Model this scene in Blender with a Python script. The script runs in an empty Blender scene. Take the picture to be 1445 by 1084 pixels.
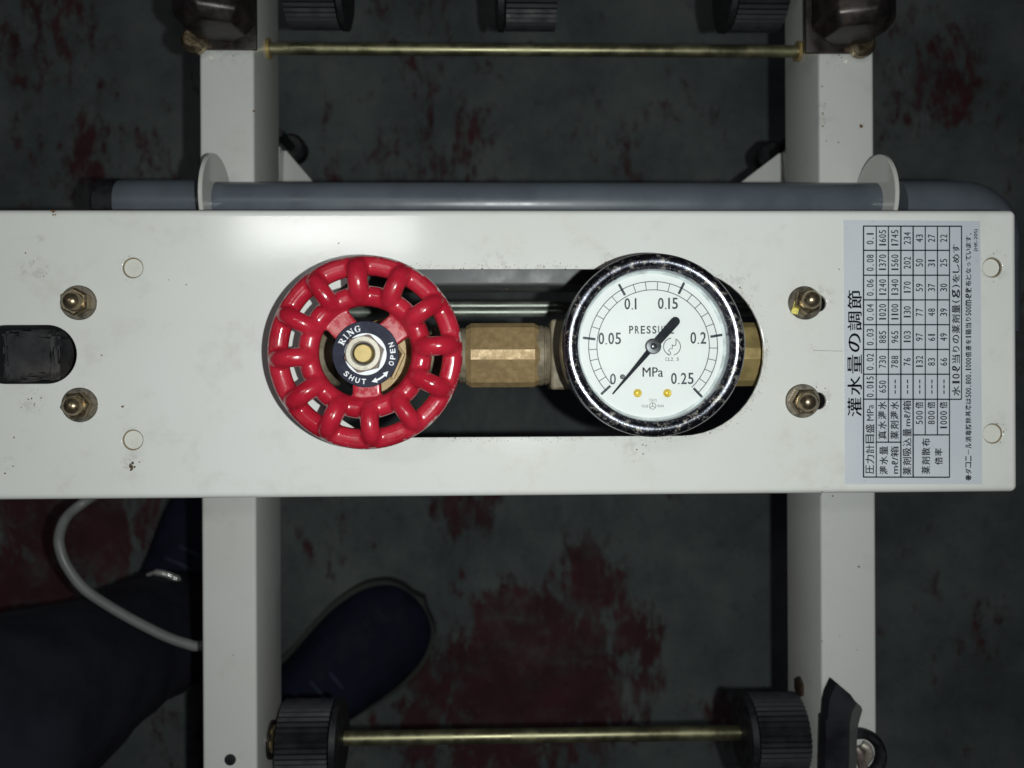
import bpy, bmesh, math, random
from mathutils import Vector, Matrix
random.seed(7)
R = math.radians
sc = bpy.context.scene
COL = sc.collection

# ------------------------------------------------------------ camera, light, exposure
ZP = 460.0            # height of the panel's top surface above the floor, mm
CH = 295.0            # camera height above the panel, mm
FPX = 1157.0          # focal length in photo pixels
TILT, ROLL = R(1.39), R(0.27)
fw = Vector((math.sin(TILT), 0, -math.cos(TILT)))
rt0 = Vector((math.cos(TILT), 0, math.sin(TILT))); up0 = Vector((0, 1, 0))
rt = rt0*math.cos(ROLL) - up0*math.sin(ROLL)
up = up0*math.cos(ROLL) + rt0*math.sin(ROLL)
cam = bpy.data.cameras.new('camera'); co = bpy.data.objects.new('camera', cam); COL.objects.link(co)
co.matrix_world = Matrix(((rt.x, up.x, -fw.x, 0), (rt.y, up.y, -fw.y, 0), (rt.z, up.z, -fw.z, (ZP+CH)*.001), (0, 0, 0, 1)))
cam.sensor_width = 36; cam.lens = FPX/1445*36
cam.clip_start = 0.01; cam.clip_end = 50
cam.dof.use_dof = True; cam.dof.focus_distance = 0.275; cam.dof.aperture_fstop = 14
sc.camera = co

w = bpy.data.worlds.new("World"); sc.world = w; w.use_nodes = True
bg = w.node_tree.nodes['Background']; bg.inputs[0].default_value = (.50, .45, .62, 1); bg.inputs[1].default_value = 0.026

fl = bpy.data.lights.new('phone_flash', 'POINT'); fl.energy = 3.15; fl.shadow_soft_size = .0016; fl.color = (.955, 1.0, .985)
fo = bpy.data.objects.new('phone_flash', fl); COL.objects.link(fo); fo.location = (.0185, -.003, (ZP+CH+6)*.001)
cl = bpy.data.lights.new('ceiling_lamp', 'AREA'); cl.shape = 'RECTANGLE'; cl.size = .50; cl.size_y = .12; cl.energy = 2.5; cl.color = (1, 1, .97)
clo = bpy.data.objects.new('ceiling_lamp', cl); COL.objects.link(clo); clo.location = (-.464, .43, 2.46)

sc.view_settings.view_transform = 'Standard'; sc.view_settings.look = 'None'
sc.view_settings.exposure = 0; sc.view_settings.gamma = 1

def P(px, py, z=0.0):
    """world point (mm, z measured from the panel top) seen at photo pixel px,py"""
    d = fw*FPX + rt*(px-722.5) - up*(py-542)
    k = (z-CH)/d.z
    return Vector((d.x*k, d.y*k, z))
def SC(z): return (CH-z)/FPX      # mm per photo pixel at height z

# ------------------------------------------------------------ helpers
def V(*a): return Vector(a)
def link(name, me, parent=None, loc=None):
    o = bpy.data.objects.new(name, me); COL.objects.link(o)
    if parent: o.parent = parent
    if loc is not None: o.location = loc
    return o
def root_off(parent):
    o = Vector((0, 0, 0)); p = parent
    while p: o += p.location; p = p.parent
    return o
def fin(name, me, mat, parent, smooth=35, label=None, kind=None):
    me.name = name
    if mat: me.materials.clear(); me.materials.append(mat)
    if smooth:
        for p in me.polygons: p.use_smooth = True
        try: me.set_sharp_from_angle(angle=R(smooth))
        except Exception: pass
    o = link(name, me, parent)
    if label: o['label'] = label
    if kind: o['kind'] = kind
    return o
def mesh(name, bm, mat, parent=None, smooth=35, label=None, kind=None, recalc=True):
    off = root_off(parent)*1000
    for v in bm.verts: v.co = (v.co + V(0, 0, ZP) - off)*.001
    if recalc: bmesh.ops.recalc_face_normals(bm, faces=bm.faces)
    me = bpy.data.meshes.new(name); bm.to_mesh(me); bm.free()
    return fin(name, me, mat, parent, smooth, label, kind)
def thing(name, label, cat, loc, group=None):
    o = bpy.data.objects.new(name, None); COL.objects.link(o)
    o.location = ((loc[0])*.001, loc[1]*.001, (loc[2]+ZP)*.001)
    o.empty_display_size = .02
    o['label'] = label; o['category'] = cat
    if group: o['group'] = group
    bpy.context.view_layer.update()
    return o
def BM(): return bmesh.new()
def box(bm, x0, x1, y0, y1, z0, z1, bev=0.0, seg=2):
    r = bmesh.ops.create_cube(bm, size=1)
    vs = r['verts']
    for v in vs:
        v.co = V((x0+x1)/2 + v.co.x*(x1-x0), (y0+y1)/2 + v.co.y*(y1-y0), (z0+z1)/2 + v.co.z*(z1-z0))
    if bev:
        es = list({e for v in vs for e in v.link_edges})
        bmesh.ops.bevel(bm, geom=es, offset=bev, segments=seg, affect='EDGES', profile=.5)
def frame(axis):
    a = axis.normalized(); t = V(0, 0, 1) if abs(a.z) < .9 else V(1, 0, 0)
    u = a.cross(t).normalized(); return a, u, a.cross(u).normalized()
def lathe(bm, c, prof, n=64, axis=V(0, 0, 1), caps=True, poly=None, rot=0.0):
    """prof: [(radius, height along axis)]"""
    if abs(axis.z) > .9: a, u, v = V(0, 0, 1), V(1, 0, 0), V(0, 1, 0)
    else: a, u, v = frame(axis)
    rings = []
    for r, h in prof:
        ring = []
        for i in range(n):
            t = 2*math.pi*i/n + rot
            ring.append(bm.verts.new(c + a*h + (u*math.cos(t) + v*math.sin(t))*r))
        rings.append(ring)
    for A, B in zip(rings, rings[1:]):
        for i in range(n):
            bm.faces.new((A[i], A[(i+1) % n], B[(i+1) % n], B[i]))
    if caps:
        bm.faces.new(rings[0][::-1]); bm.faces.new(rings[-1])
def tube(bm, pts, rad, n=12, caps=True, closed=False):
    pts = [Vector(p) for p in pts]; rings = []; N = len(pts)
    rr = rad if isinstance(rad, (list, tuple)) else [rad]*N
    t0 = (pts[1]-pts[0]).normalized(); ref = V(0, 0, 1) if abs(t0.z) < .9 else V(0, 1, 0)
    u = t0.cross(ref).normalized()
    for i, p in enumerate(pts):
        t = (pts[min(i+1, N-1)] - pts[max(i-1, 0)]).normalized()
        u = (u - t*u.dot(t)).normalized(); v = t.cross(u)
        rings.append([bm.verts.new(p + (u*math.cos(2*math.pi*k/n) + v*math.sin(2*math.pi*k/n))*rr[i]) for k in range(n)])
    for A, B in zip(rings, rings[1:]):
        for i in range(n): bm.faces.new((A[i], A[(i+1) % n], B[(i+1) % n], B[i]))
    if caps: bm.faces.new(rings[0][::-1]); bm.faces.new(rings[-1])
def smoothpath(pts, k=6):
    pts = [Vector(p) for p in pts]; out = []
    for i in range(len(pts)-1):
        p0 = pts[max(i-1, 0)]; p1 = pts[i]; p2 = pts[i+1]; p3 = pts[min(i+2, len(pts)-1)]
        for j in range(k):
            t = j/k
            out.append(.5*((2*p1) + (p2-p0)*t + (2*p0-5*p1+4*p2-p3)*t*t + (3*p1-p0-3*p2+p3)*t**3))
    out.append(pts[-1]); return out
def prism(bm, pts, z0, z1):
    lo = [bm.verts.new(V(p[0], p[1], z0)) for p in pts]; hi = [bm.verts.new(V(p[0], p[1], z1)) for p in pts]
    n = len(pts)
    bm.faces.new(lo[::-1]); bm.faces.new(hi)
    for i in range(n): bm.faces.new((lo[i], lo[(i+1) % n], hi[(i+1) % n], hi[i]))
    return hi
def hexprof(af, n=6): return af/2/math.cos(math.pi/n)
def torus(bm, c, Rr, a, b, n=64, m=12, axis=V(0, 0, 1)):
    A, u, v = (V(0, 0, 1), V(1, 0, 0), V(0, 1, 0)) if abs(axis.z) > .9 else frame(axis)
    rings = []
    for i in range(n):
        t = 2*math.pi*i/n; d = u*math.cos(t)+v*math.sin(t)
        rings.append([bm.verts.new(c + d*(Rr+a*math.cos(2*math.pi*k/m)) + A*b*math.sin(2*math.pi*k/m)) for k in range(m)])
    for i in range(n):
        X, Y = rings[i], rings[(i+1) % n]
        for k in range(m): bm.faces.new((X[k], Y[k], Y[(k+1) % m], X[(k+1) % m]))

# flat print ---------------------------------------------------
_tcache = {}
def glyphs(s, offset=0.0):
    key = (s, offset)
    if key in _tcache: return _tcache[key]
    cu = bpy.data.curves.new('t', 'FONT'); cu.body = s; cu.size = 1; cu.resolution_u = 3; cu.offset = offset; cu.fill_mode = 'FRONT'
    o = bpy.data.objects.new('t', cu); COL.objects.link(o)
    bpy.context.view_layer.update()
    dg = bpy.context.evaluated_depsgraph_get()
    me = bpy.data.meshes.new_from_object(o.evaluated_get(dg))
    vs = [v.co.copy() for v in me.vertices]; fs = [tuple(p.vertices) for p in me.polygons]
    bpy.data.objects.remove(o); bpy.data.curves.remove(cu); bpy.data.meshes.remove(me)
    if vs:
        x0 = min(v.x for v in vs); x1 = max(v.x for v in vs); y0 = min(v.y for v in vs); y1 = max(v.y for v in vs)
    else: x0 = x1 = y0 = y1 = 0
    _tcache[key] = (vs, fs, (x0, x1, y0, y1)); return _tcache[key]
def put(bm, s, c, wmm, hmm, rot=0.0, offset=0.0):
    """string fitted into a box wmm x hmm centred at c and turned by rot degrees"""
    vs, fs, (x0, x1, y0, y1) = glyphs(s, offset)
    if not vs: return
    sx = wmm/max(x1-x0, 1e-6); sy = hmm/max(y1-y0, 1e-6)
    ca, sa = math.cos(R(rot)), math.sin(R(rot))
    nv = []
    for v in vs:
        x = (v.x-(x0+x1)/2)*sx; y = (v.y-(y0+y1)/2)*sy
        nv.append(bm.verts.new(V(c.x + x*ca - y*sa, c.y + x*sa + y*ca, c.z)))
    for f in fs:
        try: bm.faces.new([nv[i] for i in f])
        except ValueError: pass
def line(bm, a, b, wd):
    d = (b-a); d.z = 0; d.normalize(); n = V(-d.y, d.x, 0)*wd/2
    vs = [bm.verts.new(p) for p in (a-n, b-n, b+n, a+n)]; bm.faces.new(vs)
def pline(bm, pts, wd):
    L, Rr = [], []
    for i, p in enumerate(pts):
        t = pts[min(i+1, len(pts)-1)] - pts[max(i-1, 0)]; t.z = 0; t.normalize(); n = V(-t.y, t.x, 0)*wd/2
        L.append(bm.verts.new(p+n)); Rr.append(bm.verts.new(p-n))
    for i in range(len(pts)-1): bm.faces.new((Rr[i], Rr[i+1], L[i+1], L[i]))
def arc(c, r, a0, a1, n=24): return [V(c.x + r*math.cos(R(a0+(a1-a0)*i/n)), c.y + r*math.sin(R(a0+(a1-a0)*i/n)), c.z) for i in range(n+1)]

# materials ------------------------------------------------------
class N:
    def __init__(s, name):
        s.m = bpy.data.materials.new(name); s.m.use_nodes = True; s.t = s.m.node_tree; s.b = s.t.nodes['Principled BSDF']
        s.tc = s.t.nodes.new('ShaderNodeTexCoord')
    def n(s, typ, **k):
        nd = s.t.nodes.new(typ)
        for a, v in k.items(): setattr(nd, a, v)
        return nd
    def l(s, a, b): s.t.links.new(a, b)
    def val(s, sock, v):
        if isinstance(v, (int, float)): sock.default_value = v
        elif isinstance(v, tuple): sock.default_value = v if len(v) == len(sock.default_value) else v+(1,)
        else: s.l(v, sock)
    def math(s, op, a, b=0.0, c=None):
        nd = s.n('ShaderNodeMath', operation=op); s.val(nd.inputs[0], a); s.val(nd.inputs[1], b)
        if c is not None: s.val(nd.inputs[2], c)
        return nd.outputs[0]
    def ramp(s, x, lo, hi, a=0.0, b=1.0):
        nd = s.n('ShaderNodeMapRange', interpolation_type='SMOOTHSTEP'); s.val(nd.inputs[0], x)
        nd.inputs[1].default_value = lo; nd.inputs[2].default_value = hi; nd.inputs[3].default_value = a; nd.inputs[4].default_value = b
        return nd.outputs[0]
    def noise(s, scale, detail=4, rough=.5, stretch=(1, 1, 1), dist=0.0, shift=(0, 0, 0)):
        mp = s.n('ShaderNodeMapping'); s.l(s.tc.outputs['Object'], mp.inputs[0]); mp.inputs['Scale'].default_value = stretch; mp.inputs['Location'].default_value = shift
        nd = s.n('ShaderNodeTexNoise'); s.l(mp.outputs[0], nd.inputs['Vector']); nd.inputs['Scale'].default_value = scale
        nd.inputs['Detail'].default_value = detail; nd.inputs['Roughness'].default_value = rough; nd.inputs['Distortion'].default_value = dist
        return nd.outputs['Fac']
    def voro(s, scale):
        nd = s.n('ShaderNodeTexVoronoi'); s.l(s.tc.outputs['Object'], nd.inputs['Vector']); nd.inputs['Scale'].default_value = scale
        return nd
    def mix(s, f, a, b):
        nd = s.n('ShaderNodeMix', data_type='RGBA'); s.val(nd.inputs[0], f); s.val(nd.inputs[6], a); s.val(nd.inputs[7], b)
        return nd.outputs[2]
    def xyz(s):
        nd = s.n('ShaderNodeSeparateXYZ'); s.l(s.tc.outputs['Object'], nd.inputs[0]); return nd.outputs
    def dist(s, p):
        nd = s.n('ShaderNodeVectorMath', operation='DISTANCE'); s.l(s.tc.outputs['Object'], nd.inputs[0]); nd.inputs[1].default_value = p
        return nd.outputs['Value']
    def bump(s, h, strength=.3, d=.0002):
        nd = s.n('ShaderNodeBump'); nd.inputs['Strength'].default_value = strength; nd.inputs['Distance'].default_value = d
        s.l(h, nd.inputs['Height']); s.l(nd.outputs[0], s.b.inputs['Normal']); return nd
    def set(s, **k):
        for a, v in k.items():
            s.val(s.b.inputs[{'color': 'Base Color', 'rough': 'Roughness', 'metal': 'Metallic', 'coat': 'Coat Weight', 'coatr': 'Coat Roughness', 'spec': 'Specular IOR Level'}[a]], v)
        return s.m
def c3(*a): return tuple(a)+(1,)

def simple(name, col, rough=.5, metal=0.0, var=.25, sc_=200, bump=.15, spec=.5, dirt=None):
    m = N(name); nz = m.noise(sc_, 5, .6)
    dk = tuple(x*(1-var) for x in col); br = tuple(min(1, x*(1+var)) for x in col)
    c = m.mix(m.ramp(nz, .3, .7), c3(*dk), c3(*br))
    if dirt:
        c = m.mix(m.ramp(m.noise(sc_*.35, 6, .7, shift=(3, 1, 2)), .52, .68), c, c3(*dirt))
    m.bump(m.noise(sc_*4, 4, .6), bump, .0001)
    rr = m.ramp(nz, .3, .7, rough*.8, min(1, rough*1.25))
    return m.set(color=c, rough=rr, metal=metal, spec=spec)

def white_paint(name, col=(.72, .73, .70), points=(), slot=None, streaks=True):
    m = N(name)
    base = m.mix(m.ramp(m.noise(14, 3), .3, .7), c3(*col), c3(col[0]*.955, col[1]*.95, col[2]*.93))
    base = m.mix(m.math('MULTIPLY', m.ramp(m.noise(60, 6, .7), .5, .75), .24), base, c3(.45, .42, .33))
    v = m.voro(900); sep = m.n('ShaderNodeSeparateColor'); m.l(v.outputs['Color'], sep.inputs[0])
    spots = m.math('MULTIPLY', m.ramp(v.outputs['Distance'], .22, .34, 1, 0), m.ramp(sep.outputs[0], .86, .90))
    near = None
    for (p, r) in points:
        d = m.dist(((p[0])*.001, p[1]*.001, (p[2])*.001)); q = m.ramp(d, r*.0004, r*.001, 1, 0)
        near = q if near is None else m.math('MAXIMUM', near, q)
    if slot:
        cx, cy, hx, r = [s*.001 for s in slot]
        X = m.xyz()
        ax = m.math('MAXIMUM', m.math('SUBTRACT', m.math('ABSOLUTE', m.math('SUBTRACT', X[0], cx)), hx), 0.0)
        ay = m.math('SUBTRACT', X[1], cy)
        d = m.math('SQRT', m.math('ADD', m.math('MULTIPLY', ax, ax), m.math('MULTIPLY', ay, ay)))
        q = m.ramp(m.math('ABSOLUTE', m.math('SUBTRACT', d, r)), .0003, .0022, .85, 0)
        near = q if near is None else m.math('MAXIMUM', near, q)
    if near is not None:
        cl_ = m.ramp(m.noise(350, 4, .7, shift=(5, 5, 5)), .48, .60)
        msk = m.math('MULTIPLY', near, m.math('MAXIMUM', spots, m.math('MULTIPLY', cl_, .16)))
        base = m.mix(msk, base, c3(.13, .085, .035))
    # sparse dust specks
    v2 = m.voro(130); sep2 = m.n('ShaderNodeSeparateColor'); m.l(v2.outputs['Color'], sep2.inputs[0])
    sp = m.math('MULTIPLY', m.ramp(v2.outputs['Distance'], .03, .06, 1, 0), m.ramp(sep2.outputs[0], .78, .80))
    base = m.mix(m.math('MULTIPLY', sp, .75), base, c3(.16, .12, .07))
    # faint scratches
    scr = m.ramp(m.noise(40, 2, .5, stretch=(1, 30, 1), dist=1.5), .70, .74)
    base = m.mix(m.math('MULTIPLY', scr, .10), base, c3(.4, .38, .33))
    m.bump(m.noise(520, 3, .6), .085, .00014)
    return m.set(color=base, rough=m.ramp(m.noise(30, 4), .3, .7, .09, .13), spec=.45)

# materials shared
M_brass = simple('aged_brass', (.37, .26, .125), .48, .25, .12, 420, .3, dirt=(.31, .215, .105))
M_brass2 = simple('cleaner_brass', (.42, .32, .13), .42, .45, .15, 160, .2, dirt=(.28, .2, .09))
M_castbrass = simple('cast_valve_brass', (.24, .205, .14), .6, .2, .25, 260, .5, dirt=(.12, .10, .07))
M_nut = simple('tarnished_steel', (.29, .235, .15), .30, .9, .3, 500, .2, dirt=(.16, .10, .05))
M_washer = simple('dull_washer_steel', (.19, .17, .135), .45, .75, .3, 400, .3)
M_steel = simple('bright_plated_steel', (.46, .43, .36), .45, .45, .15, 800, .35, dirt=(.34, .30, .24))
M_black = simple('black_rubber', (.008, .008, .010), .55, 0, .3, 300, .3)
M_blackpl = simple('black_grooved_plastic', (.008, .008, .011), .6, 0, .3, 120, .3, dirt=(.016, .015, .014))
M_zinc = simple('zinc_plated_rod', (.26, .25, .15), .40, .9, .3, 90, .2, dirt=(.26, .27, .12))
M_pipe = simple('grey_plastic_pipe', (.10, .118, .138), .33, 0, .12, 40, .05)
M_ink = simple('black_ink', (.018, .022, .035), .5, 0, .1, 100, 0)
M_whiteink = simple('white_ink', (.80, .82, .84), .5, 0, .03, 100, 0)
M_rust = simple('rusty_brown_steel', (.040, .034, .032), .38, .6, .5, 120, .6, dirt=(.085, .055, .035))
M_gold = simple('gold_screw', (.85, .60, .10), .35, .35, .1, 600, .4)
M_cord = simple('grey_hose', (.19, .195, .19), .45, 0, .1, 60, .05)

# ------------------------------------------------------------ floor
def floor_mat():
    m = N('worn_painted_concrete')
    conc = m.mix(m.ramp(m.noise(9, 6, .65), .3, .7), c3(.070, .086, .086), c3(.145, .168, .160))
    conc = m.mix(m.math('MULTIPLY', m.ramp(m.noise(55, 6, .7), .55, .7), .45), conc, c3(.05, .05, .055))
    red = m.mix(m.ramp(m.noise(30, 4), .3, .7), c3(.050, .018, .022), c3(.082, .024, .030))
    mask = None
    for px, py, r, k in [(740, 960, 190, .34), (650, 720, 75, .22), (820, 820, 90, .24), (90, 730, 150, .30), (30, 860, 130, .32), (260, 1010, 110, .16),
                         (880, 900, 70, .24), (600, 230, 130, .17), (960, 640, 90, .1), (130, 190, 150, .18), (470, 1060, 120, .16), (700, 1060, 260, .2), (1020, 1010, 60, .2), (470, 760, 100, .14), (1390, 420, 120, .1), (560, 40, 160, .1), (60, 60, 200, .15), (300, 200, 200, .12), (620, 200, 240, .13), (900, 230, 160, .12), (1350, 120, 200, .12), (1350, 850, 200, .10)]:
        p = P(px, py, -ZP); d = m.dist((p.x*.001, p.y*.001, 0)); q = m.ramp(d, 0, r*.00065*1.5, k, 0)
        mask = q if mask is None else m.math('MAXIMUM', mask, q)
    nz = m.noise(11, 9, .68, stretch=(1.5, .8, 1), dist=.6)
    nz2 = m.noise(60, 5, .7, stretch=(1.6, .7, 1))
    f = m.math('ADD', m.math('ADD', m.math('MULTIPLY', nz, .62), m.math('MULTIPLY', nz2, .40)), mask)
    f = m.math('MULTIPLY', m.ramp(f, .625, .715), m.ramp(m.noise(26, 5, .7, shift=(9, 2, 1)), .28, .55, .45, 1))
    conc = m.mix(m.math('MULTIPLY', m.ramp(m.noise(420, 3, .7), .58, .70), .5), conc, c3(.24, .25, .23))
    col = m.mix(f, conc, red)
    cp = P(900, 740, -ZP); crack = m.math('MULTIPLY', m.ramp(m.math('ABSOLUTE', m.math('SUBTRACT', m.noise(3.2, 4, .55, shift=(.4, .2, 0)), .5)), 0, .005, .0, 0), m.ramp(m.dist((cp.x*.001, cp.y*.001, 0)), .10, .16, 1, 0))
    col = m.mix(crack, col, c3(.03, .03, .035))
    m.bump(m.math('ADD', m.noise(90, 6, .7), f), .35, .0012)
    return m.set(color=col, rough=m.ramp(nz2, .3, .7, .55, .85), spec=.3)
bm = BM(); s_ = 4000
f4 = [bm.verts.new(V(x*s_, y*s_, -ZP)) for x, y in ((-1, -1), (1, -1), (1, 1), (-1, 1))]; bm.faces.new(f4)
fl_ = mesh('floor', bm, floor_mat(), None, 0, kind='structure', recalc=False)

# ------------------------------------------------------------ machine frame: two rails, cross beam, gussets
yc = P(700, 498, 0).y
FR = thing('machine_frame', 'white painted steel frame whose two box rails run behind the long white panel', 'frame', (0, 0, -ZP))
RT, RB = -80.0, -125.0
ratl = [P(360, 600, RT).x, P(1158, 600, RT).x]
for k, (pa, pb) in enumerate(((283, 360), (1158, 1235.5))):
    xa, xb = P(pa, 540, RT).x, P(pb, 540, RT).x
    pts = []
    if k == 0: marks = [(P(321, 60, RT), 14), (P(327, 925, RT), 2), (P(392, 1045, RB+20), 12), (P(300, 55, RT), 10)]
    else: marks = [(P(1215, 178, RT), 2.4), (P(1180, 60, RT), 14), (P(1145, 1040, RB+20), 13), (P(1158, 160, RT), 8), (P(1128, 1040, RB+22), 12)]
    mm = white_paint('rail_paint', (.66, .67, .64), [((p.x, p.y, p.z+ZP), r) for p, r in marks])
    b = BM(); box(b, xa, xb, -440, 440, RB, RT, 1.6, 4)
    rail = mesh('rail', b, mm, FR)
M_white = white_paint('white_frame_paint', (.66, .67, .64))
# feet of the frame
for x in (P(321, 540, RT).x, P(1197, 540, RT).x):
    for y in (-424, 424):
        b = BM(); box(b, x-11, x+11, y-11, y+11, -ZP+4, RB-.2, 1.2)
        mesh('leg', b, M_white, FR)
        b = BM(); lathe(b, V(x, y, -ZP), [(15, 0), (15, 8), (9, 16)], 24); mesh('foot_pad', b, M_black, FR)
# cross beam under the panel, seen through the slot
b = BM(); y0 = P(700, 403, RT).y; y1 = P(700, 330, RT).y
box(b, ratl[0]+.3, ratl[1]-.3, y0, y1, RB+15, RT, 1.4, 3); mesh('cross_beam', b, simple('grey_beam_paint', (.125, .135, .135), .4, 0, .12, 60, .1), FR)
# gusset plates on the rails
for side in (0, 1):
    if side == 0: tri = [(375, 262), (375, 216), (397, 214), (404, 213), (446, 262)]
    else: tri = [(1135, 262), (1135, 216), (1107, 216), (1099, 217), (1040, 262)]
    zt = -185
    b = BM(); prism(b, [P(x, y, zt) for x, y in tri] + ([P(446, 330, zt), P(375, 330, zt)] if side == 0 else [P(1040, 330, zt), P(1135, 330, zt)]), zt-3, zt); mesh('gusset', b, M_white, FR)
    b = BM()
    e = [(395, 262), (397, 214), (401, 214), (400, 262)] if side == 0 else [(1113, 262), (1107, 216), (1103, 216), (1108, 262)]
    prism(b, [P(x, y, zt) for x, y in e], zt, zt+10); mesh('gusset_flange', b, M_white, FR)
# holes in the rails, their dark insides drawn as solid dark pieces
b = BM(); c = P(325, 1072, RT); lathe(b, c, [(2.6, .05), (2.6, .35), (2.0, .5)], 20); mesh('hole_fill', b, M_black, FR)  # black disc stands for the dark inside an open bolt hole
b = BM(); c = V(ratl[1], 0, 0); q = P(1127, 963, -112)
lathe(b, V(ratl[1]-.1, q.y, -106), [(5.2, 0), (5.2, 1.2), (4.4, 1.6)], 6, V(-1, 0, 0)); mesh('hex_recess_dark', b, M_rust, FR)  # dark hex head stands in for the shade of a recess

M_spot = simple('rust_spot', (.15, .075, .02), .9, 0, .5, 900, .4)
def blot(px, py, z, rr, parent, k=7):
    c = P(px, py, z+.03); b = BM(); n = 22; ph = random.random()*6
    pts = [V(c.x+rr*(1+.3*math.sin(3*t+ph)+.2*math.sin(k*t))*math.cos(t), c.y+rr*(1+.25*math.cos(2*t+ph))*math.sin(t), c.z) for t in [2*math.pi*i/n for i in range(n)]]
    prism(b, [(p.x, p.y) for p in pts], z+.01, z+.07); mesh('rust_spot', b, M_spot, parent, 0)
for a in ((1215, 178, .8), (1183, 201, .35), (1160, 122, .3), (1161, 160, .4), (1161, 178, .4), (1166, 199, .25), (358, 157, .5), (1196, 62, 1.6), (1178, 56, 1.2), (306, 58, 1.3), (292, 56, .9), (1212, 800, .5), (1160, 905, .3)): blot(a[0], a[1], RT, a[2], FR)
# ------------------------------------------------------------ black bolts deep below the gussets
for nm, px, py, lab in (('rubber_mount', 414, 212, 'black round rubber mount half hidden behind the left gusset plate'), ('rubber_mount', 1085, 222, 'black rubber mount half hidden behind the right gusset plate')):
    c = P(px, py, -240); r = thing('rubber_mount', lab, 'rubber mount', (c.x, c.y, -200), 'rubber mounts below the frame')
    b = BM(); lathe(b, V(c.x, c.y, -200), [(8, -46), (9, -44), (9, -34), (7, -32)], 28); mesh('pad', b, M_black, r)
    b = BM(); lathe(b, V(c.x, c.y, -200), [(3, -32), (3, -2)], 12); mesh('stem', b, M_black, r)

# ------------------------------------------------------------ the panel
zt = 0
ytop, ybot = P(700, 295.3, 0).y, P(700, 700.6, 0).y
xr = P(1437, 500, 0).x; xl = P(-90, 500, 0).x
BR = 2.4
def stadium(cx, cy, hx, r, n=24):
    pts = [V(cx+hx+r*math.cos(R(-90+180*i/n)), cy+r*math.sin(R(-90+180*i/n)), 0) for i in range(n+1)]
    pts += [V(cx-hx+r*math.cos(R(90+180*i/n)), cy+r*math.sin(R(90+180*i/n)), 0) for i in range(n+1)]
    return pts
def circ(c, r, n=32): return [V(c.x+r*math.cos(2*math.pi*i/n), c.y+r*math.sin(2*math.pi*i/n), 0) for i in range(n)]
sy0, sy1 = P(750, 616.5, 0).y, P(750, 380, 0).y
sr = (sy1-sy0)/2; scy = (sy0+sy1)/2
sxr = P(1078, 498, 0).x; sxl = P(437, 498, 0).x
SLOT = ((sxr+sxl)/2, scy, (sxr-sxl)/2-sr, sr)
hA, hB = P(-30, 500, 0), P(103, 500, 0); hr = 41*SC(0)
holes = [stadium(*SLOT), stadium((hA.x+hB.x)/2, hB.y, (hB.x-hA.x)/2-hr*.88, hr)]
plugpx = [(187, 378, 14.5), (187, 621, 14.5), (1401, 377.5, 14.5), (1401.5, 612, 14.5)]
for x, y, r in plugpx: holes.append(circ(P(x, y, 0), r*SC(0)))
for x, y in ((1143, 428), (1143, 566)):
    c = P(x, y, 0); holes.append(stadium(c.x, c.y, 3.0, 12.2*SC(0), 12))
cu = bpy.data.curves.new('p', 'CURVE'); cu.dimensions = '2D'; cu.fill_mode = 'BOTH'
def spl(pts):
    s = cu.splines.new('POLY'); s.points.add(len(pts)-1)
    for i, p in enumerate(pts): s.points[i].co = (p.x, p.y, 0, 1)
    s.use_cyclic_u = True
spl([V(xl-2, ybot-1, 0), V(xr+1, ybot-1, 0), V(xr+1, ytop+1, 0), V(xl-2, ytop+1, 0)])
for h in holes: spl(h)
cu.extrude = .55; cu.bevel_depth = .25; cu.bevel_resolution = 2; cu.offset = -.25
o = bpy.data.objects.new('p', cu); COL.objects.link(o); bpy.context.view_layer.update()
me = bpy.data.meshes.new_from_object(o.evaluated_get(bpy.context.evaluated_depsgraph_get())); bpy.data.objects.remove(o)
bm = BM(); bm.from_mesh(me)
for v in bm.verts: v.co.z -= .8
bmesh.ops.remove_doubles(bm, verts=bm.verts, dist=.002)
for pt, no in (((0, ytop-BR, 0), (0, 1, 0)), ((0, ybot+BR, 0), (0, -1, 0)), ((xr-BR, 0, 0), (1, 0, 0))):
    bmesh.ops.bisect_plane(bm, geom=bm.verts[:]+bm.edges[:]+bm.faces[:], plane_co=pt, plane_no=no, clear_outer=True)
path = [(V(xl-2, ytop-BR, 0), 90), (V(xr-BR, ytop-BR, 0), 90)] + [(V(xr-BR, ytop-BR, 0), a) for a in range(75, 0, -15)] + [(V(xr-BR, ytop-BR, 0), 0), (V(xr-BR, ybot+BR, 0), 0)] \
     + [(V(xr-BR, ybot+BR, 0), a) for a in range(-15, -90, -15)] + [(V(xr-BR, ybot+BR, 0), -90), (V(xl-2, ybot+BR, 0), -90)]
prof = [(BR*math.sin(R(a)), -BR*(1-math.cos(R(a)))) for a in range(0, 91, 10)] + [(BR, -30), (BR-1.6, -30), (BR-1.6, -BR), (0, -1.6)]
rows = [[bm.verts.new(p + V(math.cos(R(a)), math.sin(R(a)), 0)*q + V(0, 0, z)) for q, z in prof] for p, a in path]
for A, B in zip(rows, rows[1:]):
    for i in range(len(prof)-1):
        try: bm.faces.new((A[i], A[i+1], B[i+1], B[i]))
        except ValueError: pass
bmesh.ops.remove_doubles(bm, verts=bm.verts, dist=.004)
PAN = thing('control_panel', 'long white painted steel panel with an oval slot, lying across the two rails', 'panel', (0, yc, -30))
org = V(0, yc, -30)
def loc(p): return (p.x-org.x, p.y-org.y, p.z-org.z)
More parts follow.
